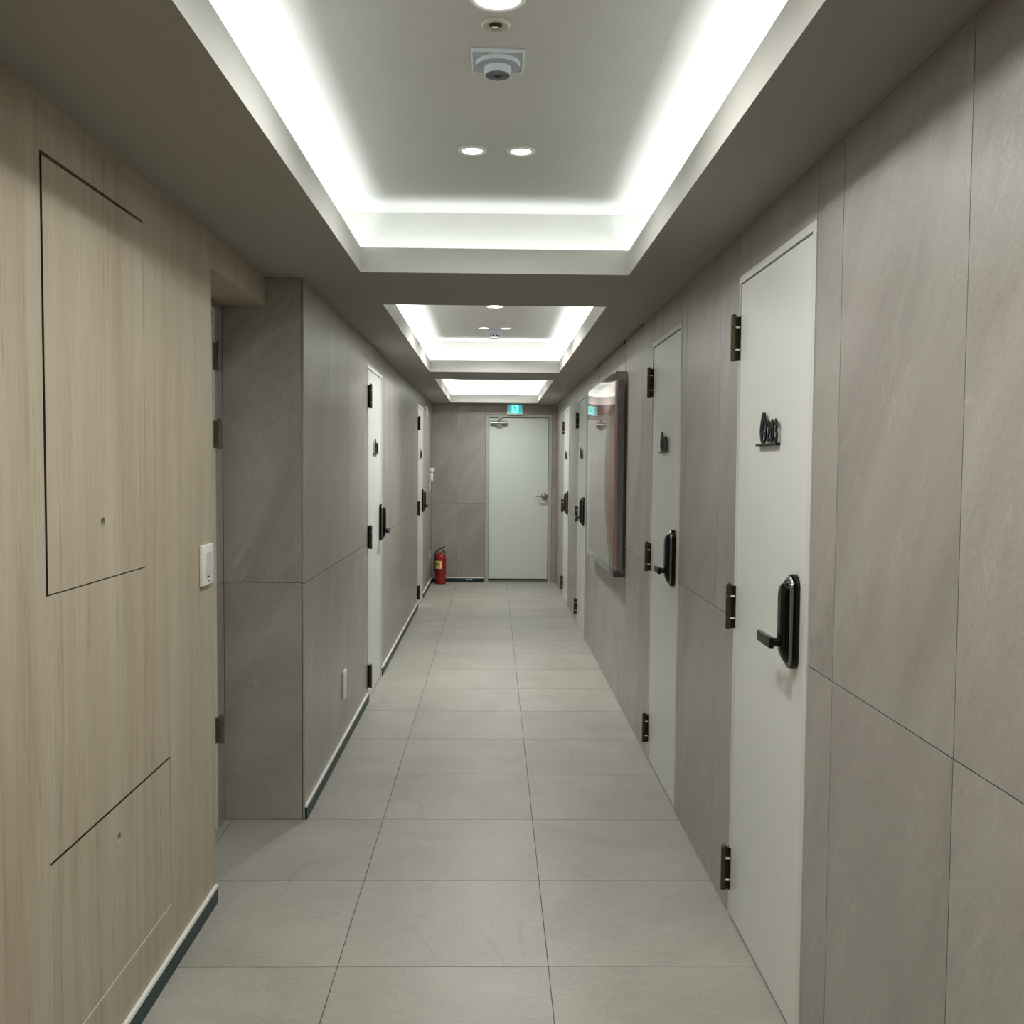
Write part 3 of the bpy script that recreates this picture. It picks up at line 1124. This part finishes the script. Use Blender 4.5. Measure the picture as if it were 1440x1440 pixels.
def wrap(bm, a0, a1, z0, z1, r=0.0706, n=14):
    A = [[bm.verts.new((rr * math.cos(a0 + (a1 - a0) * i / n), rr * math.sin(a0 + (a1 - a0) * i / n), z)) for i in range(n + 1)] for rr in (r, r - 0.0008) for z in (z0, z1)]
    for i in range(n):
        bm.faces.new((A[0][i], A[0][i + 1], A[1][i + 1], A[1][i]))
        bm.faces.new((A[2][i], A[3][i], A[3][i + 1], A[2][i + 1]))
        bm.faces.new((A[1][i], A[1][i + 1], A[3][i + 1], A[3][i]))
        bm.faces.new((A[0][i], A[2][i], A[2][i + 1], A[0][i + 1]))


bm = bmesh.new()
wrap(bm, math.radians(185), math.radians(285), 0.196, 0.292)
lb = obj('label', bm, YELLOW, t, smooth=True)
bm = bmesh.new()
wrap(bm, math.radians(271), math.radians(285), 0.1965, 0.2915, 0.0711)
wrap(bm, math.radians(215), math.radians(268), 0.274, 0.288, 0.0711)
wrap(bm, math.radians(188), math.radians(270), 0.1965, 0.205, 0.0711)
obj('label_band', bm, CREAM, lb, smooth=True)
bm = bmesh.new()
wrap(bm, math.radians(200), math.radians(262), 0.246, 0.262, 0.0711)
wrap(bm, math.radians(252), math.radians(262), 0.222, 0.234, 0.0711)
obj('label_print', bm, OLIVE, lb, smooth=True)
bm = bmesh.new()
lathe(bm, [(0.020, 0.398), (0.020, 0.406), (0.013, 0.410), (0.013, 0.428)], 20)
box(bm, -0.018, 0.014, -0.011, 0.011, 0.408, 0.430)
obj('valve', bm, CHROME, t, smooth=True)
bm = bmesh.new()
loft(bm, [[(x, -wd, z), (x, wd, z), (x, wd, z + 0.015), (x, -wd, z + 0.015)] for x, wd, z in ((-0.020, 0.010, 0.424), (0.012, 0.011, 0.440), (0.040, 0.010, 0.456), (0.056, 0.008, 0.462))])
o = obj('squeeze_lever', bm, BLACK_M, t)
bm = bmesh.new()
loft(bm, [[(x, -wd, z), (x, wd, z), (x, wd, z + 0.015), (x, -wd, z + 0.015)] for x, wd, z in ((0.004, 0.011, 0.410), (0.030, 0.010, 0.404), (0.062, 0.008, 0.386))])
obj('carry_handle', bm, BLACK_M, t)
bm = bmesh.new()
tube(bm, [(-0.012, -0.004, 0.417), (-0.034, -0.010, 0.420), (-0.054, -0.014, 0.408), (-0.066, -0.016, 0.38), (-0.0775, -0.018, 0.33), (-0.0785, -0.018, 0.27), (-0.0785, -0.016, 0.20), (-0.078, -0.014, 0.16)], 0.009, 12)
obj('hose', bm, RUBBER, t, smooth=True)

# ------------------------------------------------------------------ switches, outlets, small wall fittings


def wall_switch(x, y, z0, z1, wd, rot, label):
    t = thing('wall_switch', label, 'switch', (x, y, (z0 + z1) / 2), rot)
    h = (z1 - z0) / 2
    bm = bbox(-wd / 2, wd / 2, -0.013, -0.0003, -h, h, 0.003, 3)
    obj('plate', bm, PLASTIC, t, smooth=True)
    bm = bbox(-wd / 2 + 0.030, wd / 2 - 0.026, -0.0148, -0.0125, -h + 0.030, h - 0.024, 0.001, 1)
    obj('rocker', bm, PLASTIC_G, t, smooth=True)
    bm = bmesh.new()
    box(bm, -0.016, 0.010, -0.0138, -0.0126, -h + 0.0235, -h + 0.028)
    box(bm, -0.003, 0.009, -0.0136, -0.0127, -h + 0.011, -h + 0.0145)
    obj('marking', bm, SLOT, t)
    return t


wall_switch(XW, 3.154, 1.100, 1.2320, 0.118, ROT_L, 'white rectangular wall switch at the edge of the oak wall')


def outlet(x, y, z0, z1, wd, rot, label, sockets=2):
    t = thing('wall_outlet', label, 'outlet', (x, y, (z0 + z1) / 2), rot)
    h = (z1 - z0) / 2
    bm = bbox(-wd / 2, wd / 2, -0.011, -0.0003, -h, h, 0.003, 3)
    obj('plate', bm, PLASTIC, t, smooth=True)
    for k in range(sockets):
        zc_ = (k - (sockets - 1) / 2) * h * 0.86
        bm = bmesh.new()
        lathe(bm, [(0.0215, -0.0108), (0.0215, -0.0118), (0.0185, -0.0118), (0.018, -0.0065), (0.002, -0.0065)], 28, 'Y', (0, 0, zc_))
        s = obj('socket', bm, PLASTIC_G, t, smooth=True)
        bm = bmesh.new()
        for dx in (-0.0065, 0.0065):
            lathe(bm, [(0.0028, -0.0072), (0.0028, -0.0064)], 12, 'Y', (dx, 0, zc_))
        obj('pin_hole', bm, SLOT, s)
    return t


outlet(XL, 5.055, 0.262, 0.410, 0.085, ROT_L, 'white double wall outlet low on the far left wall, nearest one, before the first door')
outlet(XL, 11.87, 0.330, 0.428, 0.075, ROT_L, 'white wall outlet beside the fire extinguisher, low on the left wall', 1)

t = thing('emergency_torch', 'white emergency torch in a wall holder high above the fire extinguisher', 'torch', (XL, 11.95, 1.29))
t.rotation_euler = (0, 0, ROT_L)
bm = bbox(-0.030, 0.030, -0.036, -0.0003, 0.0, 0.098, 0.005, 2)
obj('holder', bm, PLASTIC, t, smooth=True)
bm = bbox(-0.036, 0.036, -0.054, -0.0003, 0.103, 0.156, 0.007, 3)
obj('torch_head', bm, PLASTIC, t, smooth=True)
bm = bbox(-0.020, 0.020, -0.030, -0.010, 0.095, 0.106, 0.003, 2)
obj('torch_body', bm, PLASTIC_G, t, smooth=True)

t = thing('wall_switch', 'thin white switch plate on the left wall just below the emergency torch', 'switch', (XL, 11.84, 1.17), ROT_L)
bm = bbox(-0.038, 0.038, -0.011, -0.0003, 0.0, 0.112, 0.003, 2)
obj('plate', bm, PLASTIC, t, smooth=True)
bm = bbox(-0.018, 0.018, -0.0135, -0.0105, 0.025, 0.088, 0.001, 1)
obj('rocker', bm, PLASTIC_G, t)

# clear plastic hook near the last left door
t = thing('hook', 'small clear plastic loop hook above the last door of the far left wall', 'hook', (XL, 10.945, 2.035), ROT_L)
CLEARP = mat('clear_plastic', lin(225, 228, 225), 0.08, spec=0.8)
bm = bmesh.new()
tube(bm, [(0.030 * math.sin(2 * PI * k / 20), -0.030, 0.052 - 0.05 * math.cos(2 * PI * k / 20)) for k in range(21)], 0.0035, 8)
obj('loop', bm, CLEARP, t, smooth=True)
bm = bbox(-0.014, 0.014, -0.032, -0.0003, 0.085, 0.108, 0.003, 2)
obj('adhesive_block', bm, CLEARP, t, smooth=True)

# ------------------------------------------------------------------ framed artwork with rail and wires
AX0, AX1, AZ0, AZ1 = 5.79, 7.44, 0.826, 2.060
AD_ = 0.072
rail = bmesh.new()
box(rail, 0, 2.45, -0.012, -0.0004, ZC - 0.012, ZC - 0.0004)
RAILM = mat('picture_rail_grey', lin(120, 117, 110), 0.5, 0.3)
tag(obj('picture_rail', rail, RAILM, loc=(XR, 7.65, 0), rot=ROT_R), 'thin grey picture rail under the soffit above the artwork', 'picture rail')

t = thing('framed_artwork', 'large pink and grey canvas in a clear acrylic box frame hanging on the right wall', 'artwork', (XR, AX1, 0), ROT_R)
Lw = AX1 - AX0
bm = bmesh.new()
th = 0.004
# front sheet: slightly bowed acrylic
nx, nz = 24, 12
gridv = []
for i in range(nx + 1):
    row = []
    for k in range(nz + 1):
        u, v = i / nx, k / nz
        bow = 0.006 * math.sin(PI * u) * math.sin(PI * v)
        row.append(bm.verts.new((u * Lw, -AD_ - bow, AZ0 + v * (AZ1 - AZ0))))
    gridv.append(row)
for i in range(nx):
    for k in range(nz):
        bm.faces.new((gridv[i][k], gridv[i + 1][k], gridv[i + 1][k + 1], gridv[i][k + 1]))
fr_o = obj('acrylic_front', bm, ACRYLIC, t, smooth=True)
bm = bmesh.new()
box(bm, 0, th, -AD_ + 0.001, -0.0015, AZ0, AZ1)
box(bm, Lw - th, Lw, -AD_ + 0.001, -0.0015, AZ0, AZ1)
box(bm, th, Lw - th, -AD_ + 0.001, -0.0015, AZ1 - th, AZ1)
box(bm, th, Lw - th, -AD_ + 0.001, -0.0015, AZ0, AZ0 + th)
obj('acrylic_case', bm, ACRYLIC, t)
cz0, cz1 = AZ0 + 0.034, AZ1 - 0.045
bm = bmesh.new()
box(bm, 0.035, Lw - 0.018, -0.060, -0.050, cz0, cz1)
cv = obj('canvas', bm, ART, t)
bm = bmesh.new()
box(bm, 0.036, Lw - 0.019, -0.050, -0.014, cz0 + 0.001, cz1 - 0.001)
obj('canvas_edge', bm, ART_SIDE, cv)['label'] = 'grey blue side of the canvas'
bm = bmesh.new()
bmesh_pts = [(Lw - 0.0175 + 0.0015 * math.sin(k * 1.7), -0.055 + 0.002 * math.sin(k * 2.3), cz0 + (cz1 - cz0) * k / 40) for k in range(41)]
tube(bm, bmesh_pts, [0.0055 + 0.0012 * math.sin(k * 3.1) for k in range(41)], 8)
obj('canvas_fold', bm, ART_PINK, cv, smooth=True)['label'] = 'pink folded canvas rim'
for xx in (0.19, Lw - 0.04):
    bm = bmesh.new()
    tube(bm, [(xx, -0.008, AZ1 - 0.002), (xx, -0.008, ZC - 0.02)], 0.0011, 6)
    wr = obj('hanging_wire', bm, STEEL, t)
    bm = bmesh.new()
    box(bm, xx - 0.006, xx + 0.006, -0.019, -0.0125, ZC - 0.030, ZC - 0.004)
    obj('rail_hook', bm, SLOT, wr)
